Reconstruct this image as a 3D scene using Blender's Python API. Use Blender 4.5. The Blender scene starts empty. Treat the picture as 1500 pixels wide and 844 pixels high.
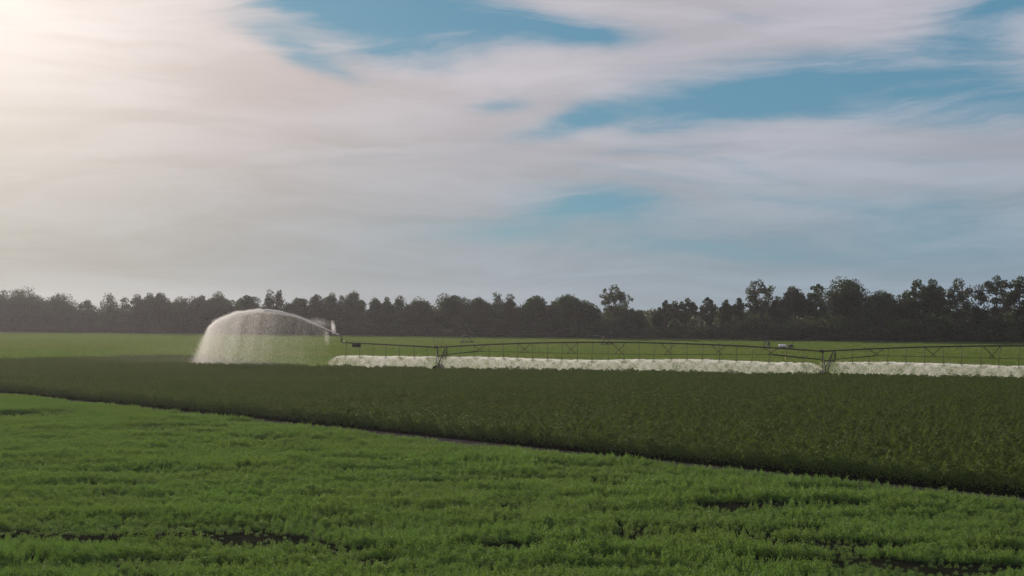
import bpy, math, random
import numpy as np

# ------------------------------------------------------------------ camera
FPX = 2083.0                     # focal length in photograph pixels (50 mm on a 36 mm sensor)
CX, HZ, CAMZ = 750.0, 462.0, 9.0
scene = bpy.context.scene
COL = scene.collection
cam_d = bpy.data.cameras.new('camera')
cam_d.lens = 50.0
cam_d.sensor_width = 36.0
cam_d.clip_start = 0.5
cam_d.clip_end = 12000.0
cam = bpy.data.objects.new('camera', cam_d)
COL.objects.link(cam)
cam.location = (0.0, 0.0, CAMZ)
cam.rotation_euler = (math.radians(90.0) + math.atan(40.0 / FPX), 0.0, 0.0)
scene.camera = cam

# ------------------------------------------------------------------ world / sky
SUN_AZ = math.radians(-22.5)     # left of the view axis (+Y)
SUN_EL = math.radians(14.0)
SKY_STRENGTH = 0.10
SUN_DIR = (math.sin(SUN_AZ) * math.cos(SUN_EL), math.cos(SUN_AZ) * math.cos(SUN_EL), math.sin(SUN_EL))

world = bpy.data.worlds.new('World')
scene.world = world
world.use_nodes = True
wt = world.node_tree
wt.nodes.clear()


class NB:
    """small helper to write node trees"""
    def __init__(self, tree):
        self.t = tree

    def n(self, typ, **props):
        nd = self.t.nodes.new(typ)
        for k, v in props.items():
            setattr(nd, k, v)
        return nd

    def put(self, sock, v):
        if isinstance(v, bpy.types.NodeSocket):
            self.t.links.new(v, sock)
        else:
            sock.default_value = v

    def m(self, op, a, b=None, c=None, clamp=False):
        nd = self.n('ShaderNodeMath', operation=op, use_clamp=clamp)
        self.put(nd.inputs[0], a)
        if b is not None:
            self.put(nd.inputs[1], b)
        if c is not None:
            self.put(nd.inputs[2], c)
        return nd.outputs[0]

    def vm(self, op, a, b=None):
        nd = self.n('ShaderNodeVectorMath', operation=op)
        self.put(nd.inputs[0], a)
        if b is not None:
            self.put(nd.inputs[1], b)
        return nd.outputs['Value'] if op in ('DOT_PRODUCT', 'LENGTH') else nd.outputs[0]

    def mix(self, f, a, b):
        nd = self.n('ShaderNodeMix', data_type='RGBA')
        self.put(nd.inputs[0], f)
        for s, v in ((nd.inputs[6], a), (nd.inputs[7], b)):
            if not isinstance(v, bpy.types.NodeSocket) and len(v) == 3:
                v = (*v, 1.0)
            self.put(s, v)
        return nd.outputs[2]

    def noise(self, vec, scale, detail=4.0, rough=0.5, dist=0.0):
        nd = self.n('ShaderNodeTexNoise')
        if vec is not None:
            self.put(nd.inputs['Vector'], vec)
        nd.inputs['Scale'].default_value = scale
        nd.inputs['Detail'].default_value = detail
        nd.inputs['Roughness'].default_value = rough
        nd.inputs['Distortion'].default_value = dist
        return nd

    def ss(self, v, lo, hi, a=0.0, b=1.0):
        nd = self.n('ShaderNodeMapRange', interpolation_type='SMOOTHSTEP')
        self.put(nd.inputs[0], v)
        for i, x in enumerate((lo, hi, a, b)):
            nd.inputs[i + 1].default_value = x
        return nd.outputs[0]


w = NB(wt)
tc = w.n('ShaderNodeTexCoord')
DIR = tc.outputs['Generated']
sep = w.n('ShaderNodeSeparateXYZ')
wt.links.new(DIR, sep.inputs[0])
dx, dy, dz = sep.outputs
az = w.m('ARCTAN2', dx, dy)
el = w.m('ARCSINE', dz)
comb = w.n('ShaderNodeCombineXYZ')
w.put(comb.inputs[0], az)
w.put(comb.inputs[1], el)
AE = comb.outputs[0]
# warp the cloud field: stretched along the horizon
mp = w.n('ShaderNodeMapping')
w.put(mp.inputs[0], AE)
mp.inputs['Scale'].default_value = (3.2, 11.0, 1.0)
mp.inputs['Rotation'].default_value = (0, 0, math.radians(6))
wn = w.noise(mp.outputs[0], 1.0, 5.0, 0.55)
off = w.vm('SUBTRACT', wn.outputs['Color'], (0.5, 0.5, 0.5))
off = w.vm('MULTIPLY', off, (0.16, 0.055, 0.0))
AEW = w.vm('ADD', AE, off)
mp2 = w.n('ShaderNodeMapping')
w.put(mp2.inputs[0], AEW)
mp2.inputs['Scale'].default_value = (5.0, 34.0, 1.0)
mp2.inputs['Rotation'].default_value = (0, 0, math.radians(-8))
fine = w.noise(mp2.outputs[0], 1.0, 6.0, 0.6, 0.4).outputs['Fac']
mp3 = w.n('ShaderNodeMapping')
w.put(mp3.inputs[0], AEW)
mp3.inputs['Scale'].default_value = (1.6, 6.5, 1.0)
mp3.inputs['Location'].default_value = (3.1, 7.7, 0.0)
broad = w.noise(mp3.outputs[0], 1.0, 3.0, 0.5).outputs['Fac']


def ang(x, y):
    a = math.atan((x - CX) / FPX)
    return a, math.atan((HZ - y) / FPX * math.cos(a))


# openings in the cirrus layer: where they stand in the sky, half sizes, tilt, how clear
OPEN = [
    (490, 10, 130, 46, -14, 1.6), (640, 36, 190, 36, -4, 0.95), (420, 74, 90, 18, -24, 0.6), (790, 50, 130, 20, -4, 0.6), (560, 80, 120, 16, -6, 0.4),
    (1210, 122, 240, 46, 2, 1.2), (1470, 10, 110, 60, 18, 1.2), (1480, 150, 160, 36, -4, 0.9),
    (1060, 150, 110, 26, 14, 0.8), (850, 175, 100, 20, 14, 1.0), (910, 310, 150, 26, -6, 0.55),
    (1110, 250, 90, 12, -18, 0.6), (1180, 300, 120, 12, -8, 0.5), (1390, 320, 150, 40, -4, 0.45),
    (900, 355, 260, 16, -2, 0.35), (740, 335, 90, 18, 4, 0.4), (960, 262, 120, 9, -8, 0.35),
    (730, 143, 60, 14, 6, 0.6), (850, 300, 110, 26, 0, 0.45), (640, 330, 160, 22, 6, 0.30), (1250, 360, 330, 40, 0, 0.30), (700, 80, 160, 16, 8, 0.35),
    (1330, 235, 150, 12, -6, 0.30), (980, 215, 120, 9, 4, 0.30), (560, 240, 140, 16, 4, 0.22), (1080, 20, 70, 10, 4, 0.30),
]
acc = None
for (px, py, rx, ry, rot, st) in OPEN:
    a0, e0 = ang(px, py)
    t_ = w.n('ShaderNodeMapping', vector_type='TEXTURE')
    w.put(t_.inputs[0], AEW)
    t_.inputs['Location'].default_value = (a0, e0, 0)
    t_.inputs['Rotation'].default_value = (0, 0, math.radians(rot))
    t_.inputs['Scale'].default_value = (rx / FPX, ry / FPX, 1)
    q = w.vm('DOT_PRODUCT', t_.outputs[0], t_.outputs[0])
    g = w.m('MULTIPLY', w.m('EXPONENT', w.m('MULTIPLY', q, -1.0)), st)
    acc = g if acc is None else w.m('ADD', acc, g)
# generic openings all over the dome
gen = w.m('MULTIPLY', w.ss(broad, 0.45, 0.68), w.ss(el, 0.2, 0.6, 0.15, 1.6))
clear = w.m('ADD', acc, w.m('MULTIPLY', gen, 0.6))
clear = w.m('MULTIPLY', clear, w.ss(fine, 0.26, 0.70, 1.45, 0.5))
clear = w.ss(clear, 0.02, 1.12)
CLOUD = w.m('SUBTRACT', 1.0, clear, clamp=True)

sd = w.vm('DOT_PRODUCT', DIR, SUN_DIR)
theta = w.m('ARCCOSINE', w.m('MINIMUM', sd, 0.99999))
g_in = w.m('EXPONENT', w.m('MULTIPLY', w.m('POWER', w.m('DIVIDE', theta, 0.15), 2.0), -1.0))
g_mid = w.m('EXPONENT', w.m('MULTIPLY', w.m('POWER', w.m('DIVIDE', theta, 0.29), 2.0), -1.0))
g_out = w.m('EXPONENT', w.m('MULTIPLY', w.m('DIVIDE', theta, 0.28), -1.0))
S = 1.0 / SKY_STRENGTH
hor = w.ss(el, 0.0, 0.19, 1.0, 0.0)
cl = w.mix(hor, (0.455 * S, 0.468 * S, 0.535 * S), (0.225 * S, 0.325 * S, 0.405 * S))
bands = w.ss(fine, 0.3, 0.72, 0.90, 1.13)
vsc = w.n('ShaderNodeVectorMath', operation='SCALE')
w.put(vsc.inputs[0], cl)
w.put(vsc.inputs['Scale'], bands)
cl = vsc.outputs[0]


def addglow(c, g, col):
    nd = w.n('ShaderNodeVectorMath', operation='SCALE')
    nd.inputs[0].default_value = tuple(x * S for x in col)
    w.put(nd.inputs['Scale'], g)
    return w.vm('ADD', c, nd.outputs[0])


cl = addglow(cl, g_out, (0.25, 0.075, -0.025))
cl = addglow(cl, w.m('MULTIPLY', g_out, hor), (0.02, -0.02, -0.10))
cl = addglow(cl, g_mid, (0.13, 0.10, 0.03))
cl = addglow(cl, g_in, (0.30, 0.36, 0.36))

sky = w.n('ShaderNodeTexSky', sky_type='NISHITA')
sky.sun_disc = False
sky.sun_elevation = SUN_EL
sky.sun_rotation = SUN_AZ
sky.altitude = 50.0
sky.air_density = 1.0
sky.dust_density = 0.6
sky.ozone_density = 1.0
skyc = w.mix(0.78, w.vm('MULTIPLY', sky.outputs[0], (0.34, 0.48, 0.62)), (0.115 * S, 0.285 * S, 0.41 * S))
col_ = w.mix(CLOUD, skyc, cl)
bg = w.n('ShaderNodeBackground')
w.put(bg.inputs[0], col_)
bg.inputs[1].default_value = SKY_STRENGTH
wo = w.n('ShaderNodeOutputWorld')
wt.links.new(bg.outputs[0], wo.inputs[0])

# ------------------------------------------------------------------ sun
sun_d = bpy.data.lights.new('sun', 'SUN')
sun_d.energy = 4.6
sun_d.angle = math.radians(2.0)      # veiled by thin cirrus
sun_d.color = (1.0, 0.83, 0.63)
sun = bpy.data.objects.new('sun', sun_d)
COL.objects.link(sun)
from mathutils import Vector
sun.rotation_euler = Vector(SUN_DIR).to_track_quat('Z', 'Y').to_euler()
sun.location = (-120, 280, 90)

scene.view_settings.view_transform = 'Standard'
scene.view_settings.look = 'None'
scene.view_settings.exposure = 0.0
scene.view_settings.gamma = 1.0
scene.cycles.max_bounces = 6
scene.cycles.diffuse_bounces = 3
scene.cycles.transmission_bounces = 4
scene.cycles.transparent_max_bounces = 48
scene.cycles.volume_bounces = 0
scene.cycles.use_denoising = True

# ------------------------------------------------------------------ helpers
rng = np.random.default_rng(7)
random.seed(7)


def tag(o, label=None, cat=None, group=None, kind=None):
    if label: o['label'] = label
    if cat: o['category'] = cat
    if group: o['group'] = group
    if kind: o['kind'] = kind
    return o


def np_mesh(name, verts, faces, mat=None):
    verts = np.ascontiguousarray(verts, dtype=np.float32)
    faces = np.ascontiguousarray(faces, dtype=np.int32)
    me = bpy.data.meshes.new(name)
    me.vertices.add(len(verts))
    me.vertices.foreach_set('co', verts.ravel())
    if len(faces):
        k = faces.shape[1]
        me.loops.add(faces.size)
        me.polygons.add(len(faces))
        me.loops.foreach_set('vertex_index', faces.ravel())
        me.polygons.foreach_set('loop_start', np.arange(0, faces.size, k, dtype=np.int32))
    me.update(calc_edges=True)
    if mat: me.materials.append(mat)
    return me


def link(name, me, parent=None):
    o = bpy.data.objects.new(name, me)
    COL.objects.link(o)
    if parent: o.parent = parent
    return o


def empty(name, loc=(0, 0, 0)):
    o = bpy.data.objects.new(name, None)
    o.empty_display_size = 0.5
    COL.objects.link(o)
    o.location = loc
    return o


class MB:
    """collects tubes, boxes and lathes into one mesh of triangles"""
    def __init__(self):
        self.v, self.f, self.n = [], [], 0

    def add(self, v, f):
        v = np.asarray(v, float); f = np.asarray(f, int)
        self.v.append(v); self.f.append(f + self.n); self.n += len(v)

    def tube(self, pts, rad, sides=8, cap=True):
        pts = np.asarray(pts, float)
        if np.isscalar(rad): rad = [rad] * len(pts)
        vs = []
        prev = None
        for i, p in enumerate(pts):
            a = pts[min(i + 1, len(pts) - 1)] - pts[max(i - 1, 0)]
            a = a / (np.linalg.norm(a) + 1e-9)
            if prev is None:
                u = np.cross(a, (0, 0, 1.0))
                if np.linalg.norm(u) < 1e-3: u = np.cross(a, (0, 1.0, 0))
            else:
                u = prev - a * np.dot(prev, a)
            u /= np.linalg.norm(u); prev = u
            b = np.cross(a, u)
            for k in range(sides):
                t = 2 * math.pi * (k + 0.5) / sides
                vs.append(p + rad[i] * (math.cos(t) * u + math.sin(t) * b))
        fs = []
        for i in range(len(pts) - 1):
            for k in range(sides):
                k2 = (k + 1) % sides
                A, B, C, D = i * sides + k, i * sides + k2, (i + 1) * sides + k2, (i + 1) * sides + k
                fs += [(A, B, C), (A, C, D)]
        if cap:
            for base in (0, (len(pts) - 1) * sides):
                for k in range(1, sides - 1):
                    fs.append((base, base + k, base + k + 1))
        self.add(vs, fs)

    def box(self, c, ax, ay, az_):
        c = np.asarray(c, float); ax = np.asarray(ax, float); ay = np.asarray(ay, float); az_ = np.asarray(az_, float)
        vs = [c + sx * ax + sy * ay + sz * az_ for sz in (-1, 1) for sy in (-1, 1) for sx in (-1, 1)]
        q = [(0, 2, 3, 1), (4, 5, 7, 6), (0, 1, 5, 4), (2, 6, 7, 3), (0, 4, 6, 2), (1, 3, 7, 5)]
        fs = []
        for a, b, c_, d in q: fs += [(a, b, c_), (a, c_, d)]
        self.add(vs, fs)

    def lathe(self, c, axis, prof, sides=20):
        """prof: list of (offset along axis, radius)"""
        c = np.asarray(c, float); a = np.asarray(axis, float); a = a / np.linalg.norm(a)
        u = np.cross(a, (0, 0, 1.0))
        if np.linalg.norm(u) < 1e-3: u = np.array((1.0, 0, 0))
        u /= np.linalg.norm(u); b = np.cross(a, u)
        vs, fs = [], []
        for (o, r) in prof:
            for k in range(sides):
                t = 2 * math.pi * k / sides
                vs.append(c + a * o + r * (math.cos(t) * u + math.sin(t) * b))
        for i in range(len(prof) - 1):
            for k in range(sides):
                k2 = (k + 1) % sides
                A, B, C, D = i * sides + k, i * sides + k2, (i + 1) * sides + k2, (i + 1) * sides + k
                fs += [(A, B, C), (A, C, D)]
        self.add(vs, fs)

    def build(self, name, mat, parent=None, smooth=False):
        me = np_mesh(name, np.vstack(self.v), np.vstack(self.f), mat)
        if smooth: me.shade_smooth()
        return link(name, me, parent)


def leaves(pos, axis, size, width, nrng, fold=0.25):
    """one folded leaf of two triangles per position; axis = pointing direction"""
    n = len(pos)
    a = axis / (np.linalg.norm(axis, axis=1, keepdims=True) + 1e-9)
    r = nrng.normal(size=(n, 3))
    s = np.cross(a, r); s /= (np.linalg.norm(s, axis=1, keepdims=True) + 1e-9)
    nn = np.cross(s, a)
    L = size[:, None]; W = width[:, None]
    base = pos - a * L * 0.5
    tip = pos + a * L * 0.5
    lf = pos + s * W * 0.5 + nn * W * fold
    rt = pos - s * W * 0.5 + nn * W * fold
    v = np.stack([base, lf, tip, rt], 1).reshape(-1, 3)
    i = np.arange(n)[:, None] * 4
    f = np.concatenate([i + np.array([[0, 1, 2]]), i + np.array([[0, 2, 3]])], 1).reshape(-1, 3)
    return v, f


def scatter(name, protos, pts, rot, scl, idx):
    """a mass of plants: prototype meshes placed on points with geometry nodes"""
    me = np_mesh(name, pts, np.zeros((0, 3)))
    for nm, typ, arr, key in (('rot', 'FLOAT_VECTOR', rot, 'vector'), ('scl', 'FLOAT_VECTOR', scl, 'vector'), ('idx', 'INT', idx, 'value')):
        at = me.attributes.new(nm, typ, 'POINT')
        at.data.foreach_set(key, np.ascontiguousarray(arr, dtype=np.int32 if typ == 'INT' else np.float32).ravel())
    o = link(name, me)
    pc = bpy.data.collections.new(name + '_plants')
    for k, pm in enumerate(protos):
        po = bpy.data.objects.new('%s_plant_%02d' % (name, k), pm)
        pc.objects.link(po)
    ng = bpy.data.node_groups.new(name + '_scatter', 'GeometryNodeTree')
    ng.interface.new_socket('Geometry', in_out='INPUT', socket_type='NodeSocketGeometry')
    ng.interface.new_socket('Geometry', in_out='OUTPUT', socket_type='NodeSocketGeometry')
    gi = ng.nodes.new('NodeGroupInput'); go = ng.nodes.new('NodeGroupOutput')
    iop = ng.nodes.new('GeometryNodeInstanceOnPoints')
    ci = ng.nodes.new('GeometryNodeCollectionInfo')
    ci.inputs['Collection'].default_value = pc
    ci.inputs['Separate Children'].default_value = True
    ci.inputs['Reset Children'].default_value = True
    iop.inputs['Pick Instance'].default_value = True
    L = ng.links.new
    L(gi.outputs[0], iop.inputs['Points'])
    L(ci.outputs[0], iop.inputs['Instance'])
    for nm, typ, sock in (('rot', 'FLOAT_VECTOR', 'Rotation'), ('scl', 'FLOAT_VECTOR', 'Scale'), ('idx', 'INT', 'Instance Index')):
        na = ng.nodes.new('GeometryNodeInputNamedAttribute')
        na.data_type = typ
        na.inputs[0].default_value = nm
        out = [s for s in na.outputs if s.enabled][0]
        L(out, iop.inputs[sock])
    L(iop.outputs[0], go.inputs[0])
    md = o.modifiers.new('scatter', 'NODES')
    md.node_group = ng
    return o


# ------------------------------------------------------------------ materials
def new_mat(name):
    m = bpy.data.materials.new(name)
    m.use_nodes = True
    m.node_tree.nodes.clear()
    return m, NB(m.node_tree)


def leaf_mat(name, c1, c2, c3, trans=0.45, tcol=1.25, rough=0.45, spec=0.35, big=0.05):
    """c1/c2 vary leaf by leaf, c3 in broad patches of the stand"""
    m, b = new_mat(name)
    geo = b.n('ShaderNodeNewGeometry')
    oi = b.n('ShaderNodeObjectInfo')
    r = b.m('FRACT', b.m('ADD', geo.outputs['Random Per Island'], oi.outputs['Random']))
    c = b.mix(r, c1, c2)
    nz = b.noise(geo.outputs['Position'], big, 4.0, 0.6)
    c = b.mix(b.ss(nz.outputs['Fac'], 0.38, 0.66), c, b.mix(0.6, c, c3))
    pb = b.n('ShaderNodeBsdfPrincipled')
    b.put(pb.inputs['Base Color'], c)
    pb.inputs['Roughness'].default_value = rough
    pb.inputs['Specular IOR Level'].default_value = spec
    tr = b.n('ShaderNodeBsdfTranslucent')
    tcn = b.vm('MULTIPLY', c, (1.25 * tcol, 1.15 * tcol, 0.55 * tcol))
    b.put(tr.inputs[0], tcn)
    mx = b.n('ShaderNodeMixShader')
    mx.inputs[0].default_value = trans
    b.put(mx.inputs[1], pb.outputs[0]); b.put(mx.inputs[2], tr.outputs[0])
    out = b.n('ShaderNodeOutputMaterial')
    b.put(out.inputs[0], mx.outputs[0])
    return m


def plain_mat(name, c1, c2, rough=0.6, metal=0.0, scale=6.0, bump=0.0, spec=0.4, bscale=None):
    m, b = new_mat(name)
    geo = b.n('ShaderNodeNewGeometry')
    nz = b.noise(geo.outputs['Position'], scale, 6.0, 0.65)
    c = b.mix(b.ss(nz.outputs['Fac'], 0.3, 0.7), c1, c2)
    pb = b.n('ShaderNodeBsdfPrincipled')
    b.put(pb.inputs['Base Color'], c)
    b.put(pb.inputs['Roughness'], b.ss(nz.outputs['Fac'], 0.2, 0.8, rough - 0.08, rough + 0.1))
    pb.inputs['Metallic'].default_value = metal
    pb.inputs['Specular IOR Level'].default_value = spec
    if bump:
        n2 = b.noise(geo.outputs['Position'], bscale or scale * 3, 6.0, 0.7)
        bp = b.n('ShaderNodeBump')
        bp.inputs['Strength'].default_value = bump
        bp.inputs['Distance'].default_value = 0.1
        b.put(bp.inputs['Height'], n2.outputs['Fac'])
        b.put(pb.inputs['Normal'], bp.outputs[0])
    out = b.n('ShaderNodeOutputMaterial')
    b.put(out.inputs[0], pb.outputs[0])
    return m


def water_mat(name, alpha, tr=0.72):
    m, b = new_mat(name)
    d = b.n('ShaderNodeBsdfDiffuse'); d.inputs[0].default_value = (0.95, 0.95, 0.95, 1)
    t = b.n('ShaderNodeBsdfTranslucent'); t.inputs[0].default_value = (0.96, 0.96, 0.96, 1)
    mx = b.n('ShaderNodeMixShader'); mx.inputs[0].default_value = tr
    b.put(mx.inputs[1], d.outputs[0]); b.put(mx.inputs[2], t.outputs[0])
    tp = b.n('ShaderNodeBsdfTransparent')
    m2 = b.n('ShaderNodeMixShader'); m2.inputs[0].default_value = alpha
    b.put(m2.inputs[1], tp.outputs[0]); b.put(m2.inputs[2], mx.outputs[0])
    out = b.n('ShaderNodeOutputMaterial')
    b.put(out.inputs[0], m2.outputs[0])
    return m


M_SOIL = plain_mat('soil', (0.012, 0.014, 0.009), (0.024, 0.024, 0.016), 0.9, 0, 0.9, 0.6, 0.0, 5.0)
M_TRACK = plain_mat('track_soil', (0.060, 0.050, 0.045), (0.11, 0.092, 0.082), 0.9, 0, 0.7, 0.6, 0.0, 5.0)
M_FARSOIL = plain_mat('far_soil', (0.060, 0.090, 0.03), (0.09, 0.12, 0.045), 0.9, 0, 0.05, 0.5, 0.1, 2.0)
M_NEAR = leaf_mat('low_crop_leaf', (0.052, 0.116, 0.036), (0.098, 0.182, 0.062), (0.082, 0.138, 0.046), 0.43, 1.6, 0.55, 0.2, 0.10)
M_OLIVE = leaf_mat('cotton_leaf', (0.064, 0.104, 0.032), (0.096, 0.146, 0.046), (0.082, 0.114, 0.036), 0.28, 1.45, 0.6, 0.10, 0.05)
M_FAR = leaf_mat('far_crop_leaf', (0.056, 0.106, 0.030), (0.092, 0.150, 0.048), (0.100, 0.132, 0.055), 0.5, 1.35, 0.6, 0.1, 0.016)
M_STEM = plain_mat('crop_stem', (0.05, 0.05, 0.02), (0.09, 0.07, 0.03), 0.7)
M_BARK = plain_mat('bark', (0.06, 0.05, 0.042), (0.11, 0.095, 0.08), 0.9, 0, 1.5)
M_TREE = [leaf_mat('tree_leaf_%d' % i, a, b_, c_, 0.3, 1.1, 0.55, 0.25, 0.03) for i, (a, b_, c_) in enumerate([
    ((0.024, 0.048, 0.024), (0.048, 0.080, 0.038), (0.032, 0.056, 0.028)),
    ((0.026, 0.046, 0.024), (0.052, 0.076, 0.038), (0.034, 0.054, 0.028)),
    ((0.026, 0.056, 0.022), (0.050, 0.088, 0.034), (0.034, 0.062, 0.024))])]
M_STEEL = plain_mat('galvanised_steel', (0.035, 0.036, 0.030), (0.065, 0.062, 0.052), 0.75, 0.0, 1.2, 0, 0.15)
M_DARK = plain_mat('dark_steel', (0.025, 0.025, 0.025), (0.05, 0.045, 0.04), 0.6, 0.2, 3.0)
M_RUBBER = plain_mat('rubber', (0.012, 0.012, 0.012), (0.03, 0.028, 0.025), 0.85, 0, 5.0)
M_HOSE = plain_mat('hose', (0.02, 0.022, 0.02), (0.035, 0.035, 0.03), 0.6, 0, 5.0)
M_YELLOW = plain_mat('yellow_plastic', (0.55, 0.50, 0.06), (0.65, 0.58, 0.10), 0.4, 0, 5.0)
M_WHITE = plain_mat('white_tank_paint', (0.62, 0.62, 0.60), (0.78, 0.78, 0.76), 0.45, 0, 1.5)
M_WATER = water_mat('falling_water', 0.34)
M_SPRINK = water_mat('sprinkler_water', 0.55)
M_MIST = water_mat('drifting_drops', 0.2)

# ------------------------------------------------------------------ ground
def sheet(name, poly, z, mat, label=None):
    me = bpy.data.meshes.new(name)
    me.from_pydata([(x, y, z) for x, y in poly], [], [tuple(range(len(poly)))])
    me.materials.append(mat)
    o = link(name, me)
    tag(o, kind='structure')
    return o


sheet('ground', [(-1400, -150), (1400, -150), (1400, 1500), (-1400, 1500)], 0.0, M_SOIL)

# lines on the ground (world metres)
A0, A1 = np.array((-58.6, 161.8)), np.array((24.6, 67.5))        # far edge of the low near crop
B0, B1 = np.array((-61.0, 168.0)), np.array((25.5, 70.3))        # front edge of the tall dark crop
EDIR = (B1 - B0) / np.linalg.norm(B1 - B0)
ENRM = np.array((-EDIR[1], EDIR[0]))
if ENRM[1] < 0: ENRM = -ENRM
T1 = np.array((-11.7, 222.0))
SPAN = np.array((54.9, -24.0))
SLEN = float(np.linalg.norm(SPAN))
PDIR = SPAN / SLEN                    # along the irrigator, towards the right
PNRM = np.array((-PDIR[1], PDIR[0]))  # away from the camera
if PNRM[1] < 0: PNRM = -PNRM

far0 = T1 - PDIR * 420 - PNRM * 1.0
far1 = T1 + PDIR * 330 - PNRM * 1.0
sheet('far_field', [tuple(far0), tuple(far1), tuple(far1 + PNRM * 700), tuple(far0 + PNRM * 700)], 0.02, M_FARSOIL)
tr0, tr1 = B0 - EDIR * 90 - ENRM * 0.3, B1 + EDIR * 40 - ENRM * 0.3
sheet('dirt_track', [tuple(tr0), tuple(tr0 - ENRM * 6), tuple(tr1 - ENRM * 4.5), tuple(tr1)], 0.006, M_TRACK)


# ------------------------------------------------------------------ value noise for heights
class VNoise:
    def __init__(self, seed, n=256):
        self.n = n
        self.g = np.random.default_rng(seed).random((n, n))

    def __call__(self, x, y):
        xi = np.floor(x).astype(int); yi = np.floor(y).astype(int)
        fx = x - xi; fy = y - yi
        fx = fx * fx * (3 - 2 * fx); fy = fy * fy * (3 - 2 * fy)
        n = self.n; g = self.g
        a = g[xi % n, yi % n]; b = g[(xi + 1) % n, yi % n]
        c = g[xi % n, (yi + 1) % n]; d = g[(xi + 1) % n, (yi + 1) % n]
        return (a * (1 - fx) + b * fx) * (1 - fy) + (c * (1 - fx) + d * fx) * fy


vn1, vn2, vn3 = VNoise(1), VNoise(2), VNoise(3)


def side(p, a, b):
    """signed distance of points p (N,2) beyond the line a-b (positive = away from camera)"""
    d = (b - a) / np.linalg.norm(b - a)
    n = np.array((-d[1], d[0]))
    if n[1] < 0: n = -n
    return (p - a) @ n


# ------------------------------------------------------------------ low crop in front
def tuft(seed, nl=110):
    r = np.random.default_rng(seed)
    th = r.random(nl) * 2 * math.pi
    rad = 0.14 * np.sqrt(r.random(nl))
    z = 0.44 * (0.08 + 0.92 * r.random(nl) ** 0.85) * (1 - 0.5 * (rad / 0.14) ** 2) * r.uniform(0.85, 1.12, nl)
    pos = np.stack([rad * np.cos(th), rad * np.sin(th), z], 1)
    ax = np.stack([np.cos(th) * r.uniform(0.1, 1, nl), np.sin(th) * r.uniform(0.1, 1, nl), r.uniform(0.1, 1.1, nl)], 1) + r.normal(size=(nl, 3)) * 0.3
    v, f = leaves(pos, ax, r.uniform(0.042, 0.085, nl), r.uniform(0.020, 0.036, nl), r)
    return np_mesh('low_crop_tuft', v, f, M_NEAR)


near_protos = [tuft(100 + k) for k in range(6)]


def wedge(y0, y1, step, margin=1.22, add=5.0):
    """jittered points over the part of the plain the camera faces"""
    out = []
    y = y0
    while y < y1:
        hw = 0.36 * y * margin + add
        xs = np.arange(-hw, hw, step)
        out.append(np.stack([xs, np.full(len(xs), y)], 1))
        y += step
    p = np.vstack(out)
    return p + rng.uniform(-0.5, 0.5, p.shape) * step


def wpt(px, py, z=0.0):
    d = (CAMZ - z) * FPX / (py - HZ)
    return (px - CX) / FPX * d, d


p = wedge(38.0, 190.0, 0.235)
sA = side(p, A0, A1)
edge_wob = 0.9 * (vn1(p[:, 0] * 0.25, p[:, 1] * 0.25) - 0.5) + 1.0 * (vn2(p[:, 0] * 0.06, p[:, 1] * 0.06) - 0.5)
p = p[(sA < edge_wob)]
sA = side(p, A0, A1)
x, y = p[:, 0], p[:, 1]
h = 0.78 + 0.34 * vn1(x * 0.12 + 9, y * 0.30) + 0.26 * (vn2(x * 0.5, y * 0.9) - 0.5) + 0.22 * (vn3(x * 1.3, y * 1.3) - 0.5) + 0.42 * (vn3(x * 0.22 + 31, y * 0.62 + 11) - 0.5)
# washed-out low spots and old wheel tracks: (photo pixel of the spot, half sizes in metres, how low)
GAPS = [(235, 786, 5.6, 1.7, 1.0), (395, 795, 2.6, 1.6, 0.9), (690, 797, 5.4, 1.5, 0.95), (545, 800, 2.0, 1.3, 0.7), (440, 651, 3.6, 2.6, 0.9),
        (1140, 739, 4.4, 2.3, 1.0), (1050, 742, 3.4, 1.5, 0.6), (1225, 822, 3.8, 1.7, 0.95), (1390, 828, 4.5, 1.6, 0.85), (1130, 820, 2.2, 1.2, 0.6),
        (930, 781, 1.6, 1.1, 0.8), (1225, 793, 2.0, 1.1, 0.85), (815, 796, 2.6, 1.4, 0.9), (920, 816, 2.2, 1.1, 0.7), (45, 607, 5.6, 3.6, 0.8),
        (250, 626, 4.2, 2.8, 0.6), (100, 682, 3.8, 2.0, 0.5), (690, 678, 2.6, 2.2, 0.6), (520, 708, 2.2, 1.8, 0.5), (1390, 757, 3.4, 1.5, 0.5),
        (280, 652, 3.0, 2.2, 0.5), (1030, 790, 2.0, 1.1, 0.5), (1100, 758, 2.0, 1.0, 0.4), (150, 822, 3.0, 1.2, 0.5), (640, 690, 2.0, 1.6, 0.4),
        (1480, 805, 1.6, 1.2, 0.6), (350, 672, 3.0, 1.8, 0.4), (770, 735, 2.4, 1.5, 0.4), (60, 735, 2.6, 1.5, 0.4)]
low = np.zeros(len(p)); ring = np.zeros(len(p))
wx = x + 1.6 * (vn2(x * 0.7 + 40, y * 0.7) - 0.5); wy = y + 1.3 * (vn3(x * 0.6, y * 0.6 + 20) - 0.5)
for (gx, gy, ra, rb, st) in GAPS:
    X0, Y0 = wpt(gx, gy, 0.12)
    q = ((wx - X0) / ra) ** 2 + ((wy - Y0) / (rb * 0.66)) ** 2
    low = np.maximum(low, st * np.clip((1.25 - q) * 3.2, 0, 1))
    ring = np.maximum(ring, st * np.where(q > 1.0, np.clip(1 - (q - 1.25) / 2.2, 0, 1), 0))   # plants at the rim stand taller
rough = np.clip((vn1(x * 0.22 + 70, y * 0.42 + 5) - 0.62) * 3.0, 0, 0.45)
rough2 = np.clip((vn2(x * 0.40 + 13, y * 0.85 + 3) - 0.66) * 4.5, 0, 0.7)
rough3 = np.clip((vn3(x * 0.9 + 53, y * 1.7 + 3) - 0.72) * 4.5, 0, 0.6)
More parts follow.
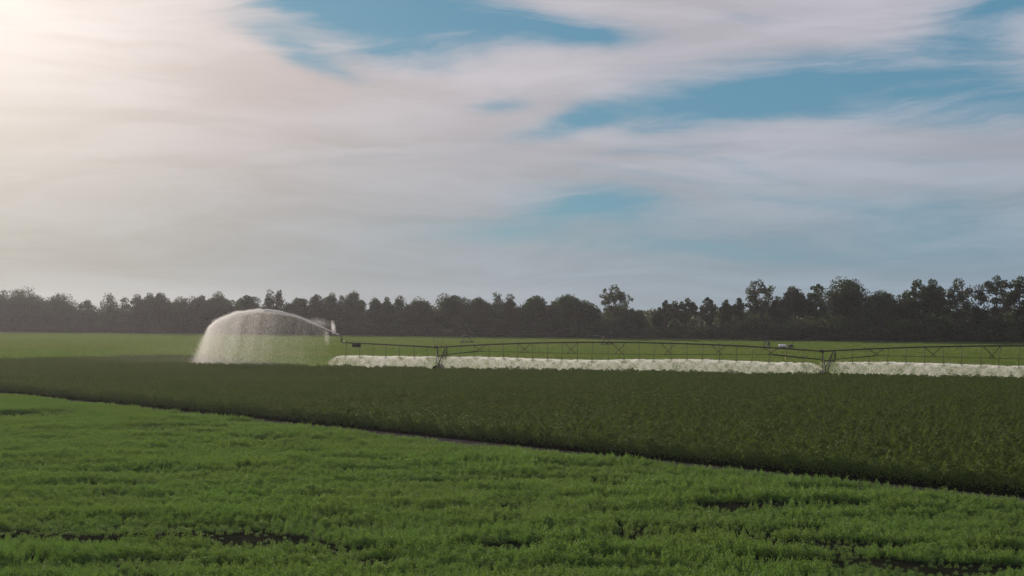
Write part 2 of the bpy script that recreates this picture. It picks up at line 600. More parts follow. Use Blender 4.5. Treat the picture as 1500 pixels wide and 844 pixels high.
low = np.maximum(low, np.maximum(rough, np.maximum(rough2, rough3)))
h = h * (1 + 0.38 * ring * (low < 0.3)) * (1 - 0.70 * low)
keep = rng.random(len(p)) > np.where(low > 0.5, low * 0.90, low * 0.25)
# grass thins out towards the track
keep &= (rng.random(len(p)) < np.clip(-sA / 1.2 + 0.45, 0, 1))
p, h, low = p[keep], h[keep], low[keep]
n = len(p)
print('low crop plants', n)
w_ = rng.uniform(0.85, 1.2, n) * (1 - 0.45 * low)
o = scatter('low_crop', near_protos, np.column_stack([p, np.zeros(n)]),
            np.column_stack([rng.normal(0, 0.10, n), rng.normal(0, 0.10, n), rng.random(n) * 6.283]),
            np.column_stack([w_, w_, h * rng.uniform(0.55, 1.38, n)]), rng.integers(0, len(near_protos), n))
tag(o, 'bright green low leafy crop filling the foreground field', 'crop', kind='stuff')


# ------------------------------------------------------------------ tall dark crop
def bush(seed, nl=260):
    r = np.random.default_rng(seed)
    th = r.random(nl) * 2 * math.pi
    z = 0.10 + 0.98 * r.random(nl) ** 0.62
    prof = 0.44 * np.clip(np.sin(np.clip(z / 1.12, 0, 1) * math.pi * 0.92 + 0.22), 0.22, 1)
    rad = prof * np.sqrt(r.random(nl))
    pos = np.stack([rad * np.cos(th), rad * np.sin(th), z], 1)
    ax = np.stack([np.cos(th), np.sin(th), r.uniform(-0.7, 0.5, nl)], 1) + r.normal(size=(nl, 3)) * 0.35
    v, f = leaves(pos, ax, r.uniform(0.055, 0.11, nl), r.uniform(0.05, 0.095, nl), r, 0.18)
    me = np_mesh('cotton_bush', v, f, M_OLIVE)
    return me


ol_protos = [bush(200 + k) for k in range(6)]
rows = []
S0 = B0 - EDIR * 95
for k in range(0, 240):
    s = np.arange(0, 300, 0.52)
    q = S0 + EDIR * s[:, None] + ENRM * (k * 0.95 + 0.35)
    rows.append(q)
p = np.vstack(rows)
p += rng.uniform(-0.15, 0.15, p.shape)
sP = (p - T1) @ PNRM
hwid = 0.36 * p[:, 1] * 1.2 + 6
lim = np.where(p[:, 0] < -34, -1.6 + np.clip((-34 - p[:, 0]) * 1.2, 0, 40), -1.6)
lim = lim + np.where(p[:, 0] < -45, 5 * (vn1(p[:, 0] * 0.08, p[:, 1] * 0.08) - 0.5), 0)
keep = (np.abs(p[:, 0]) < hwid) & (sP < lim) & (p[:, 1] > 50)
# only the crowns of far plants show: thin them out
dist = np.hypot(p[:, 0], p[:, 1])
keep &= rng.random(len(p)) < np.where(side(p, B0, B1) < 3.0, 1.0, np.clip(1.15 - dist / 420.0, 0.55, 1.0))
p = p[keep]
n = len(p)
print('tall crop plants', n)
x, y = p[:, 0], p[:, 1]
h = (0.93 + 0.14 * vn1(x * 0.15, y * 0.15) + 0.26 * (vn2(x * 0.55, y * 0.55) - 0.5)) * np.interp(y, (60, 110, 190), (1.27, 1.16, 1.0))
w_ = rng.uniform(0.95, 1.3, n)
o = scatter('tall_crop', ol_protos, np.column_stack([p, np.zeros(n)]),
            np.column_stack([rng.normal(0, 0.08, n), rng.normal(0, 0.08, n), rng.random(n) * 6.283]),
            np.column_stack([w_, w_, h * rng.uniform(0.78, 1.16, n)]), rng.integers(0, len(ol_protos), n))
tag(o, 'tall dark olive green row crop behind the dirt track', 'crop', kind='stuff')


# ------------------------------------------------------------------ pale crop beyond the irrigator
def patch(seed, nl=90):
    r = np.random.default_rng(seed)
    th = r.random(nl) * 2 * math.pi
    rad = 1.5 * np.sqrt(r.random(nl))
    pos = np.stack([rad * np.cos(th), rad * np.sin(th), r.uniform(0.1, 0.42, nl)], 1)
    ax = r.normal(size=(nl, 3)); ax[:, 2] = np.abs(ax[:, 2]) * 0.7
    v, f = leaves(pos, ax, r.uniform(0.22, 0.42, nl), r.uniform(0.16, 0.28, nl), r)
    return np_mesh('far_crop_patch', v, f, M_FAR)


def base_y(px):
    """photo row where the field meets the trees"""
    return 487.0 + 17.0 * px / 1500.0


def base_pt(px):
    d = CAMZ * FPX / (base_y(px) - HZ)
    return np.array(((px - CX) / FPX * d, d))


far_protos = [patch(300 + k) for k in range(6)]
pa = wedge(150.0, 330.0, 1.35, 1.15)
pb_ = wedge(330.0, 900.0, 2.1, 1.15)
p = np.vstack([pa, pb_])
sP = (p - T1) @ PNRM
tl = side(p, base_pt(0), base_pt(1500))
keep = (sP > 0.5) & (tl < 6)
p = p[keep]
n = len(p)
print('far crop patches', n)
x, y = p[:, 0], p[:, 1]
h = 0.75 + 0.6 * vn1(x * 0.05, y * 0.10) + 0.3 * (vn2(x * 0.3, y * 0.3) - 0.5)
w_ = rng.uniform(0.9, 1.3, n)
o = scatter('far_crop', far_protos, np.column_stack([p, np.full(n, 0.02)]),
            np.column_stack([np.zeros(n), np.zeros(n), rng.random(n) * 6.283]),
            np.column_stack([w_, w_, h]), rng.integers(0, len(far_protos), n))
tag(o, 'pale green crop between the irrigator and the tree line', 'crop', kind='stuff')


# ------------------------------------------------------------------ trees
def crown_mesh(seed, H, W, kind, mat):
    r = np.random.default_rng(seed)
    ls = 0.42
    if kind == 'airy':
        z0, nlobe, per, lr = 0.34, 80, 40, 0.075
    elif kind == 'gappy':
        z0, nlobe, per, lr = 0.32, 46, 88, 0.115
    elif kind == 'narrow':
        z0, nlobe, per, lr = 0.20, 34, 90, 0.27
    elif kind == 'tuft':
        z0, nlobe, per, lr = 0.35, 26, 95, 0.20
    else:
        z0, nlobe, per, lr = 0.22, 46, 130, 0.19
    zc = H * (1 + z0) / 2; rz = H * (1 - z0) / 2
    lob = []
    tries = 0
    while len(lob) < nlobe and tries < 5000:
        tries += 1
        v = r.normal(size=3); v /= np.linalg.norm(v)
        rr = r.uniform(0.20 if kind in ('airy', 'gappy') else 0.06, 0.95) ** 0.5
        if kind == 'round' and v[2] < -0.5: continue
        c = v * rr
        # flatten the underside, bulge the flanks unevenly
        wmod = 1.0 + 0.13 * math.sin(3 * math.atan2(v[1], v[0]) + seed)
        c = np.array((c[0] * W / 2 * 0.86 * wmod, c[1] * W / 2 * 0.86 * wmod, zc + c[2] * rz * 0.88))
        lob.append(c)
    lob = np.array(lob)
    # one lobe at the very top so that the height is right
    lob[0] = (r.normal() * W * 0.06, 0, H - lr * W * 0.6)
    lob[1] = lob[0] * np.array((1, 1, 0)) + np.array((r.normal() * W * 0.1, r.normal() * W * 0.1, H - lr * W * 1.7))
    lob[2] = np.array((r.normal() * W * 0.12, r.normal() * W * 0.12, H - lr * W * 2.9))
    P, A = [], []
    for c in lob:
        rad = lr * W * r.uniform(0.7, 1.35)
        m = int(per * r.uniform(0.7, 1.3) * min(1.15 if kind in ('airy', 'gappy') else 3.0, max(0.8, (W / 8.0) ** 1.4)))
        v = r.normal(size=(m, 3)); v /= np.linalg.norm(v, axis=1, keepdims=True)
        q = c + v * rad * (r.uniform(0.25, 1.08, (m, 1)) ** 0.6) * np.array((1, 1, 0.8))
        P.append(q); A.append(v + r.normal(size=(m, 3)) * 0.7)
    P = np.vstack(P); A = np.vstack(A)
    s = ls * r.uniform(0.6, 1.45, len(P))
    v, f = leaves(P, A, s * 1.3, s, r, 0.15)
    return np_mesh('crown', v, f, mat), lob


def trunk_mesh(seed, H, W, lob):
    r = np.random.default_rng(seed + 5)
    mb = MB()
    r0 = H * 0.019 + 0.08
    top = H * 0.72
    bend = r.normal(size=2) * 0.25
    pts, rad = [], []
    for k in range(7):
        t = k / 6
        pts.append((bend[0] * math.sin(t * 3), bend[1] * math.sin(t * 2.4), t * top - 0.05))
        rad.append(r0 * (1.35 if k == 0 else 1) * (1 - 0.75 * t))
    mb.tube(pts, rad, 7)
    order = r.permutation(len(lob))[:min(12, len(lob))]
    for j in order:
        c = lob[j]
        zst = min(max(H * 0.22, c[2] - 0.32 * H), top * 0.9)
        t = zst / top
        st = np.array((bend[0] * math.sin(t * 3), bend[1] * math.sin(t * 2.4), zst))
        mid = st * 0.45 + c * 0.55 + np.array((0, 0, -0.04 * H))
        rr = r0 * 0.42 * (1 - 0.5 * t)
        mb.tube([st, mid, c], [rr, rr * 0.65, rr * 0.2], 5)
    me = np_mesh('trunk', np.vstack(mb.v), np.vstack(mb.f), M_BARK)
    return me


# photo column, photo row of the top, crown width in photo pixels, build, setback (m), label
TREES = [
    (-14, 424, 40, 'round', 3, 'tree at the far left edge of the frame, mostly cut off'),
    (3, 425, 22, 'tuft', 6, 'narrow tree top poking up right at the left edge of the frame'),
    (31, 426, 54, 'round', 2, 'broad domed tree, first large crown from the left edge'),
    (66, 441, 34, 'round', 9, 'low tree filling the dip between the two left domes'),
    (91, 434, 50, 'round', 3, 'broad low-topped tree, second large dome from the left edge'),
    (128, 441, 24, 'round', 5, 'small peaked tree just left of the bare snag'),
    (161, 431, 20, 'narrow', 4, 'tall egg-shaped tree standing alone just right of the bare snag'),
    (183, 437, 18, 'tuft', 6, 'small tufted tree between the egg-shaped tree and the twin tops'),
    (203, 432, 22, 'round', 4, 'left one of two close tree tops left of the water arc'),
    (219, 430, 20, 'round', 8, 'right one of two close tree tops left of the water arc'),
    (236, 430, 30, 'round', 3, 'bushy tree with notched top, tallest left of the water arc'),
    (264, 437, 28, 'round', 4, 'low rounded tree above the left foot of the water arc'),
    (291, 433, 30, 'round', 2, 'rounded tree just left of the tree with bare twigs on top'),
    (317, 429, 38, 'round', 4, 'wide dark tree with bare twigs sticking out of its top'),
    (342, 440, 20, 'tuft', 6, 'small thin tree in the dip above the left of the water arc'),
    (363, 432, 32, 'round', 4, 'pointed dark tree directly above the crest of the water arc'),
    (394, 426, 15, 'narrow', 3, 'left spire of the narrow twin trees above the water arc'),
    (409, 425, 16, 'narrow', 4, 'right spire of the narrow twin trees above the water arc'),
    (436, 436, 36, 'round', 3, 'low rounded tree just right of the narrow twin trees'),
    (465, 431, 24, 'round', 4, 'dark tree above the mist puff, first of the bumpy trio'),
    (484, 430, 20, 'round', 3, 'rounded tree above the end gun, middle of the bumpy trio'),
    (500, 433, 16, 'tuft', 7, 'small tree top just right of the end gun nozzle'),
    (520, 429, 30, 'round', 3, 'peaked tree above the dark box on the irrigator arm'),
    (550, 438, 24, 'round', 4, 'low tree, left of three above the middle of the overhanging arm'),
    (568, 436, 20, 'round', 6, 'low tree, middle of three above the overhanging arm'),
    (586, 434, 20, 'tuft', 3, 'leaning tree top just left of a notch in the tree line'),
    (616, 440, 46, 'round', 4, 'wide low tree just left of the antenna tower'),
    (662, 434, 46, 'round', 3, 'wide domed tree just right of the antenna tower'),
    (704, 436, 34, 'round', 4, 'tree with lumpy top, second dome right of the antenna tower'),
    (728, 429, 18, 'narrow', 3, 'slender tree rising a little above its neighbours at mid frame'),
    (749, 433, 24, 'round', 5, 'rounded tree just right of the slender mid-frame tree'),
    (783, 434, 36, 'round', 3, 'brownish green tree with a loose open top'),
    (813, 442, 26, 'round', 7, 'low tree in the dip left of the blue-green broad tree'),
    (838, 433, 46, 'round', 3, 'broad blue-green tree left of the tall see-through tree'),
    (868, 446, 20, 'round', 6, 'low bush-topped tree hugging the tall see-through tree on its left'),
    (902, 418, 48, 'airy', 3, 'tall see-through tree with loose crown standing above the middle'),
    (928, 455, 34, 'round', 2, 'lowest tree, just right of the tall see-through tree'),
    (964, 456, 16, 'round', 3, 'small low tree right of the gap in the tree line'),
    (975, 440, 22, 'gappy', 4, 'first tree standing right of the gap in the tree line'),
    (989, 442, 14, 'tuft', 3, 'thin tree close beside the first one right of the gap'),
    (1007, 438, 28, 'gappy', 3, 'tree with sky gaps, second clump right of the gap'),
    (1037, 436, 26, 'gappy', 4, 'tree with flat leaning top left of the lobed tree pair'),
    (1066, 439, 28, 'gappy', 3, 'forked tree just left of the tall lobed tree'),
    (1083, 436, 18, 'tuft', 5, 'wispy tree top nearest the tall lobed tree on its left'),
    (1113, 411, 44, 'gappy', 4, 'tall lobed tree on a visible trunk, right of mid frame'),
    (1142, 436, 28, 'round', 6, 'low tree tucked right of the tall lobed tree'),
    (1164, 420, 44, 'round', 3, 'rounded tree, left shoulder of the big dome'),
    (1194, 416, 28, 'gappy', 4, 'pointed tree squeezed between rounded shoulder and big dome'),
    (1240, 411, 68, 'round', 3, 'big dome-shaped tree above the right tower'),
    (1291, 428, 42, 'round', 4, 'low spreading tree just right of the big dome'),
    (1326, 430, 38, 'round', 6, 'low dark tree left of the tall see-through row'),
    (1346, 411, 38, 'gappy', 2, 'leftmost tree of the tall see-through row at the right'),
    (1369, 410, 30, 'round', 4, 'middle tree of the tall see-through row at the right'),
    (1402, 410, 56, 'gappy', 2, 'wide tree with many sky holes left of the deep notch'),
    (1432, 448, 30, 'round', 6, 'low tree in the deep notch near the right edge'),
    (1459, 404, 56, 'gappy', 2, 'tallest tree of all, right of the deep notch'),
    (1493, 406, 40, 'gappy', 4, 'tall tree cut by the right edge of the frame'),
    (1530, 412, 50, 'round', 3, None),
    (1575, 418, 50, 'round', 3, None),
]
for i, (px, ty, wpx, kind, back, label) in enumerate(TREES):
    b0 = base_pt(px)
    pos = b0 + b0 / np.linalg.norm(b0) * back
    d = pos[1]
    top_z = CAMZ + (HZ - ty) / FPX * d
    W = wpx / FPX * d * 1.18
    if label is None: label = 'tree beyond the right edge of the frame, %s of two' % ('nearer' if px < 1550 else 'farther')
    t = empty('field_edge_tree', (pos[0], pos[1], 0.0))
    tag(t, label, 'tree', 'trees along the far field edge')
    cm, lob = crown_mesh(1000 + i * 13, top_z, W, kind, M_TREE[(i * 7 + i // 3) % 3])
    tm = trunk_mesh(1000 + i * 13, top_z, W, lob)
    link('trunk', tm, t)
    link('crown', cm, t)

# bare snag and twigs
def snag(px, ty, label):
    b0 = base_pt(px); pos = b0 + b0 / np.linalg.norm(b0) * 3
    H = CAMZ + (HZ - ty) / FPX * pos[1]
    t = empty('dead_tree', (pos[0], pos[1], 0))
    tag(t, label, 'dead tree')
    mb = MB()
    mb.tube([(0, 0, -0.05), (0.2, 0, H * 0.5), (0.9, 0.1, H * 0.8), (1.5, 0, H)], [0.3, 0.24, 0.16, 0.07], 6)
    mb.build('trunk', M_BARK, t)
    for (z, dx_, up) in ((0.72, -1.3, 2.6), (0.8, 1.4, 1.8), (0.62, 1.6, 2.2)):
        m2 = MB()
        sx = 0.25 + max(0, z - 0.5) * 2.2
        m2.tube([(sx, 0.05, H * z), (sx + dx_ * 0.6, 0.2, H * z + up * 0.5), (sx + dx_, 0.1, H * z + up)], [0.11, 0.08, 0.04], 5)
        m2.build('limb', M_BARK, t)


snag(144, 441, 'bare leafless snag leaning among the trees at the left')


# understory and the wood behind: one mass
def shrub(seed, mat, H=6.0, W=7.0, nl=700):
    r = np.random.default_rng(seed)
    v = r.normal(size=(nl, 3)); v /= np.linalg.norm(v, axis=1, keepdims=True)
    rr = r.uniform(0.4, 1.05, (nl, 1)) ** 0.5
    lump = 1 + 0.2 * np.sin(v[:, :1] * 5 + seed) * np.cos(v[:, 1:2] * 4 + seed)
    P = v * rr * lump * np.array((W / 2, W / 2, H * 0.52)) + np.array((0, 0, H * 0.5))
    P[:, 2] = np.abs(P[:, 2])
    s = 0.5 * r.uniform(0.6, 1.4, nl)
    vv, ff = leaves(P, v + r.normal(size=(nl, 3)) * 0.6, s * 1.3, s, r, 0.15)
    return np_mesh('shrub', vv, ff, mat)


und = [shrub(400 + k, M_TREE[k % 3], 6.0 + (k % 3), 7.0) for k in range(6)]
pts, scl = [], []
skyl = sorted([(t[0], t[1]) for t in TREES])
sx_ = np.array([a for a, b in skyl], float); sy_ = np.array([b for a, b in skyl], float)
for row, (back, hf) in enumerate(((0.0, 0.34), (3.5, 0.50), (8.0, 0.64), (14.0, 0.72), (21.0, 0.76), (30.0, 0.78))):
    px = -260.0
    while px < 1800:
        b0 = base_pt(px)
        d = b0[1]
        pos = b0 + b0 / np.linalg.norm(b0) * (back + rng.uniform(-1.5, 1.5))
        ty = np.interp(px, sx_, sy_)
        if 930 < px < 960: ty = 459
        Ht = CAMZ + (HZ - ty) / FPX * d
        zs = max(2.0, Ht * hf * rng.uniform(0.72, 1.08)) / 6.8
        zs *= 0.62 if (px > 955 and hf > 0.45) else (0.86 if hf > 0.45 else 1.0)
        if 870 < px < 940 and hf > 0.5: zs *= 0.85
        if 935 < px < 957: zs = min(zs, 7.5 / 6.8)
        pts.append((pos[0], pos[1], 0.0))
        scl.append((rng.uniform(0.7, 1.25), rng.uniform(0.7, 1.25), zs))
        px += rng.uniform(0.45, 0.8) * 5.0 / d * FPX
pts = np.array(pts); scl = np.array(scl); n = len(pts)
print('understory', n)
o = scatter('woodland_understory', und, pts, np.column_stack([np.zeros(n), np.zeros(n), rng.random(n) * 6.283]), scl, rng.integers(0, 6, n))
tag(o, 'dense dark thicket under and behind the trees along the far field edge', 'thicket', kind='stuff')
# a farther wood that closes the gaps
pts, scl = [], []
for k in range(420):
    px = rng.uniform(-300, 1850)
    b0 = base_pt(px)
    pos = b0 + b0 / np.linalg.norm(b0) * rng.uniform(120, 220)
    pts.append((pos[0], pos[1], 0)); s = rng.uniform(1.2, 1.75)
    scl.append((1.6, 1.6, s))
pts = np.array(pts); scl = np.array(scl); n = len(pts)
o = scatter('distant_wood', und, pts, np.column_stack([np.zeros(n), np.zeros(n), rng.random(n) * 6.283]), scl, rng.integers(0, 6, n))
tag(o, 'low distant wood showing through gaps behind the tree line', 'wood', kind='stuff')


# ------------------------------------------------------------------ centre-pivot irrigator
def v3(p2, z):
    return np.array((p2[0], p2[1], z))


def copy_part(src, parent, loc, children=True):
    c = src.copy()
    COL.objects.link(c)
    c.parent = parent
    c.location = loc
    if children:
        for ch in list(src.children):
            d = ch.copy(); COL.objects.link(d); d.parent = c
    return c


def frame_axes(dirv):
    a = np.array((dirv[0], dirv[1], 0.0)); a /= np.linalg.norm(a)
    nrm = np.array((-a[1], a[0], 0.0))
    if nrm[1] < 0: nrm = -nrm
    return a, nrm


def tower(root, P, a, nrm, ztop, antenna=False, ws=1.0):
    t = empty('drive_tower', (0, 0, 0)); t.parent = root
    base = v3(P, 0)
    nrm = np.array((0.10, 0.995, 0.0)) if antenna or ws == 1.0 else nrm
    half = 2.05
    ends = [base + a * 0.25 + nrm * half + np.array((0, 0, 0.62)), base + a * 0.25 - nrm * half + np.array((0, 0, 0.62))]
    mb = MB()
    mb.tube([ends[0] + nrm * 0.35, ends[1] - nrm * 0.35], 0.10, 6)
    mb.build('base_beam', M_STEEL, t)
    for e in ends:
        for off in (0.0, 1.45):
            mb = MB()
            mb.tube([e, base + a * off + np.array((0, 0, ztop))], 0.08, 5)
            mb.build('leg', M_STEEL, t)
    for e in ends:          # horizontal tie between the two legs of a side
        mb = MB()
        f = 0.62
        pA = e + (base + np.array((0, 0, ztop)) - e) * f
        pB = e + (base + a * 1.45 + np.array((0, 0, ztop)) - e) * f
        mb.tube([pA - a * 0.1, pB + a * 0.75], 0.05, 5)
        mb.build('tie_bar', M_STEEL, t)
    mb = MB()
    pA = [e + (base + np.array((0, 0, ztop)) - e) * 0.5 for e in ends]
    mb.tube(pA, 0.035, 5); mb.build('cross_bar', M_STEEL, t)
    for sgn, e in zip((1, -1), ends):
        wc = e + nrm * sgn * 0.30; wc[2] = 0.63 * ws
        wl = MB()
        wl.lathe(wc, nrm, [(o_, r_ * ws) for o_, r_ in ((-0.15, 0.42), (-0.17, 0.55), (-0.12, 0.63), (0.12, 0.63), (0.17, 0.55), (0.15, 0.42))], 22)
        ang_ = np.linspace(0, 2 * math.pi, 19)[:-1]
        for t_ in ang_:      # lugs of the tyre
            rd = math.cos(t_) * a + math.sin(t_) * np.array((0, 0, 1.0))
            tg = -math.sin(t_) * a + math.cos(t_) * np.array((0, 0, 1.0))
            wl.box(wc + rd * 0.645 * ws, rd * 0.03, tg * 0.035, nrm * 0.14)
        ty = wl.build('tyre', M_RUBBER, t)
        rm = MB(); rm.lathe(wc, nrm, [(-0.02, 0.02), (-0.06, 0.12), (-0.04, 0.40 * ws), (-0.13, 0.43 * ws), (0.13, 0.43 * ws), (0.04, 0.40 * ws), (0.06, 0.12), (0.02, 0.02)], 18)
        rm.build('rim', M_STEEL, t)
    mb = MB(); mb.box(base + a * 0.25 + np.array((0, 0, 0.85)), a * 0.22, nrm * 0.3, np.array((0, 0, 0.16)))
    mb.build('drive_motor', M_DARK, t)
    mb = MB(); mb.box(base - a * 0.15 + np.array((0, 0, ztop + 0.02)), a * 0.35, nrm * 0.2, np.array((0, 0, 0.17)))
    mb.lathe(base + a * 0.12 + np.array((0, 0, ztop)), a, [(-0.1, 0.02), (-0.1, 0.2), (0.05, 0.2), (0.05, 0.02)], 12)
    mb.build('flexible_joint', M_DARK, t)
    mb = MB(); mb.box(base + a * 1.75 - nrm * 0.1 + np.array((0, 0, ztop - 0.55)), a * 0.07, nrm * 0.1, np.array((0, 0, 0.55)))
    mb.build('cable_conduit', M_DARK, t)
    if antenna:
        for (o0, o1, hh) in ((-0.15, -0.75, 1.55), (0.75, 0.95, 1.35), (0.2, 0.1, 1.5)):
            mb = MB(); mb.tube([base + a * o0 + np.array((0, 0, ztop + 0.05)), base + a * o1 + np.array((0, 0, ztop + hh))], [0.042, 0.028], 5)
            mb.build('antenna', M_DARK, t)
    return t


def span(root, P0, P1, z0, z1, arch, hoses=True, zrod=3.2, r=0.10, sprinklers=None):
    a, nrm = frame_axes(P1 - P0)
    L = float(np.linalg.norm(P1 - P0))

    def pipe(s):
        t = s / L
        return v3(P0 + (P1 - P0) * t, z0 + (z1 - z0) * t + arch * 4 * t * (1 - t))
    mb = MB()
    mb.tube([pipe(s) for s in np.linspace(0, L, 33)], r, 8)
    mb.build('span_pipe', M_STEEL, root)
    fr = np.linspace(0.122, 0.878, 7)
    dep = [0.95, 1.35, 1.65, 1.72, 1.65, 1.35, 0.95]
    sp = [0.62, 0.85, 1.0, 1.05, 1.0, 0.85, 0.62]
    nodes = {1: [], -1: []}
    for f, dp, w_ in zip(fr, dep, sp):
        c = pipe(f * L)
        for sg in (1, -1):
            nodes[sg].append(c + nrm * sg * w_ - np.array((0, 0, dp)) + a * sg * 0.28)
        mb = MB()       # one crossed brace: two angle irons down to the truss rods and the spreader between them
        for sg, o in ((1, -1.12), (-1, 1.12)):
            mb.tube([pipe(f * L + o), c + nrm * sg * w_ - np.array((0, 0, dp)) - a * o * 0.25], 0.056, 4)
        mb.tube([nodes[1][-1], nodes[-1][-1]], 0.035, 4)
        mb.build('truss_brace', M_STEEL, root)
    for sg in (1, -1):
        pts_ = [v3(P0, 0) + a * 1.45 + nrm * sg * 0.6 + np.array((0, 0, zrod - 0.35))] + nodes[sg] + [v3(P1, 0) - a * 0.2 + nrm * sg * 0.6 + np.array((0, 0, zrod - 0.35))]
        for k in range(len(pts_) - 1):
            mb = MB(); mb.tube([pts_[k], pts_[k + 1]], 0.065 if k in (0, len(pts_) - 2) else 0.026, 4)
            mb.build('truss_rod', M_STEEL, root)
    return pipe, L


HEADS = []          # sprinkler positions


def hose(root, top, zb, yellow=False):
    h = empty('drop_hose', (0, 0, 0)); h.parent = root
    rr = random.Random(int(top[0] * 100))
    zt = top[2]
    bot = np.array((top[0] + rr.uniform(-0.12, 0.12), top[1] + rr.uniform(-0.1, 0.1), zb))
    mb = MB()
    mb.tube([top + np.array((0, 0, 0.08)), top + np.array((0.05, -0.16, 0.2)), top + np.array((0.06, -0.26, 0.02)),
             (top + np.array((0.05, -0.25, 0)) + bot) / 2, bot], 0.038, 5)
    mb.build('pipe', M_HOSE, h)
    mb = MB()
    mb.lathe(bot, (0, 0, 1), [(-0.20, 0.02), (-0.20, 0.10), (-0.17, 0.11), (-0.15, 0.03), (-0.06, 0.03), (-0.05, 0.06), (0.08, 0.06), (0.10, 0.02)], 8)
    mb.build('sprinkler_head', M_DARK, h)
    if yellow:
        mb = MB(); mb.lathe(bot + np.array((0, 0, 0.35)), (0, 0, 1), [(-0.28, 0.02), (-0.25, 0.085), (0.25, 0.085), (0.28, 0.02)], 8)
        mb.build('hose_weight', M_YELLOW, h)
    HEADS.append(bot - np.array((0, 0, 0.18)))


PA, PN = frame_axes(SPAN)
ZT = 4.0
irr = empty('centre_pivot_irrigator', tuple(v3(T1, 0)))
tag(irr, 'long steel centre-pivot irrigator on wheeled towers spraying water, with end gun', 'irrigator')
# parts are written in world metres: put them under a root shifted back
T2 = T1 + SPAN
T3 = T1 + SPAN * 2


def local(o):
    o.location = (o.location[0] - irr.location[0], o.location[1] - irr.location[1], o.location[2])


before = set(bpy.data.objects)
tower(irr, T1, PA, PN, ZT, antenna=True)
tower(irr, T2, PA, PN, ZT)
tower(irr, T3, PA, PN, ZT)
for (Pa, Pb, pos_) in ((T1, T2, 0), (T2, T3, 1)):
    pipe, L = span(irr, Pa, Pb, ZT, ZT, 1.0)
    k = 0
    s = 1.6
    while s < L - 0.6:
        top = pipe(s)
        hose(irr, top, 2.62 + 0.12 * math.sin(s * 0.2) + random.uniform(-0.05, 0.05), yellow=(pos_ == 0 and k == 22))
        s += 2.42; k += 1
# overhang with end gun
OL = 17.0
E = T1 - PDIR * OL
mb = MB()
mb.tube([v3(T1 - PDIR * s, ZT + 0.62 * (s / OL) ** 0.9) for s in np.linspace(0, OL, 14)], np.linspace(0.115, 0.095, 14), 8)
mb.build('overhang_pipe', M_STEEL, irr)
for s in np.arange(1.7, 16.5, 2.42):
    hose(irr, v3(T1 - PDIR * s, ZT + 0.62 * (s / OL) ** 0.9), 2.66 + random.uniform(-0.04, 0.04))
bx = v3(T1 - PDIR * 14.4, ZT + 0.60 - 0.42)
mb = MB(); mb.box(bx, PA * 0.78, PN * 0.06, np.array((0, 0, 0.28)))
sg_ = mb.build('hanging_panel', M_DARK, irr)
tag(sg_, 'dark flat panel hanging under the overhanging pipe')
for o in (-0.6, 0.6):
    mb = MB(); mb.tube([bx + PA * o + np.array((0, 0, 0.26)), bx + PA * o + np.array((0, 0, 0.46))], 0.02, 4)
    mb.build('hanger', M_DARK, irr)
gun = empty('end_gun'); gun.parent = irr
e3 = v3(E, ZT + 0.62)
NOZ = v3(E - PDIR * 0.75, ZT + 0.62 + 1.30)
mb = MB(); mb.tube([e3, e3 - PA * 0.12 + np.array((0, 0, 0.1)), e3 - PA * 0.16 + np.array((0, 0, 0.55))], 0.085, 8); mb.build('riser', M_DARK, gun)
mb = MB(); mb.lathe(e3 - PA * 0.16 + np.array((0, 0, 0.5)), (0, 0, 1), [(-0.12, 0.05), (-0.12, 0.17), (0.12, 0.17), (0.14, 0.05)], 10); mb.build('swivel', M_DARK, gun)
mb = MB(); mb.tube([e3 - PA * 0.16 + np.array((0, 0, 0.55)), e3 - PA * 0.20 + np.array((0, 0, 0.85)), NOZ], [0.085, 0.075, 0.04], 8); mb.build('barrel', M_DARK, gun)
mb = MB(); mb.tube([e3 - PA * 0.1 + np.array((0, 0, 0.75)), e3 + PA * 0.15 + np.array((0, 0, 0.92)), NOZ + np.array((0, 0, 0.16))], 0.022, 5); mb.build('drive_arm', M_DARK, gun)
mb = MB(); mb.lathe(e3 + PA * 0.3 + np.array((0, 0, 0.12)), (0, 0, 1), [(-0.05, 0.03), (-0.05, 0.10), (0.16, 0.10), (0.18, 0.03)], 10); mb.build('gun_valve', M_WHITE, gun)
for o in irr.children:
    local(o)

# second irrigator far behind, dry
C0 = np.array((67.3, 376.0)); D1 = np.array((27.6, 411.5)); D2 = np.array((-13.9, 447.0))
far = empty('centre_pivot_irrigator', tuple(v3(C0, 0)))
tag(far, 'second idle centre-pivot irrigator far behind, close to the tree line', 'irrigator')
fa, fn = frame_axes(D2 - C0)
tower(far, D1, fa, fn, 3.9, ws=0.72)
tower(far, D2, fa, fn, 3.9, ws=0.72)
span(far, C0, D1, 3.3, 3.9, 0.6)
span(far, D1, D2, 3.9, 3.9, 0.9)
mb = MB(); mb.tube([v3(D2 + fa[:2] * s, 3.9 + 0.02 * s) for s in (0, 5, 10)], 0.075, 6); mb.build('overhang_pipe', M_STEEL, far)
cp = empty('pivot_point'); cp.parent = far
for sx2 in (-1, 1):
    for sy2 in (-1, 1):
        mb = MB(); mb.tube([v3(C0 + np.array((sx2 * 0.9, sy2 * 0.9)), 0), v3(C0 + np.array((sx2 * 0.15, sy2 * 0.15)), 3.2)], 0.07, 5); mb.build('leg', M_STEEL, cp)
mb = MB(); mb.tube([v3(C0, 0), v3(C0, 3.55)], 0.14, 8); mb.build('riser', M_DARK, cp)
mb = MB(); mb.box(v3(C0 + np.array((0.5, -0.55)), 1.5), (0.28, 0, 0), (0, 0.16, 0), (0, 0, 0.42)); mb.build('control_box', M_DARK, cp)
for o in far.children:
    o.location = (o.location[0] - far.location[0], o.location[1] - far.location[1], o.location[2])

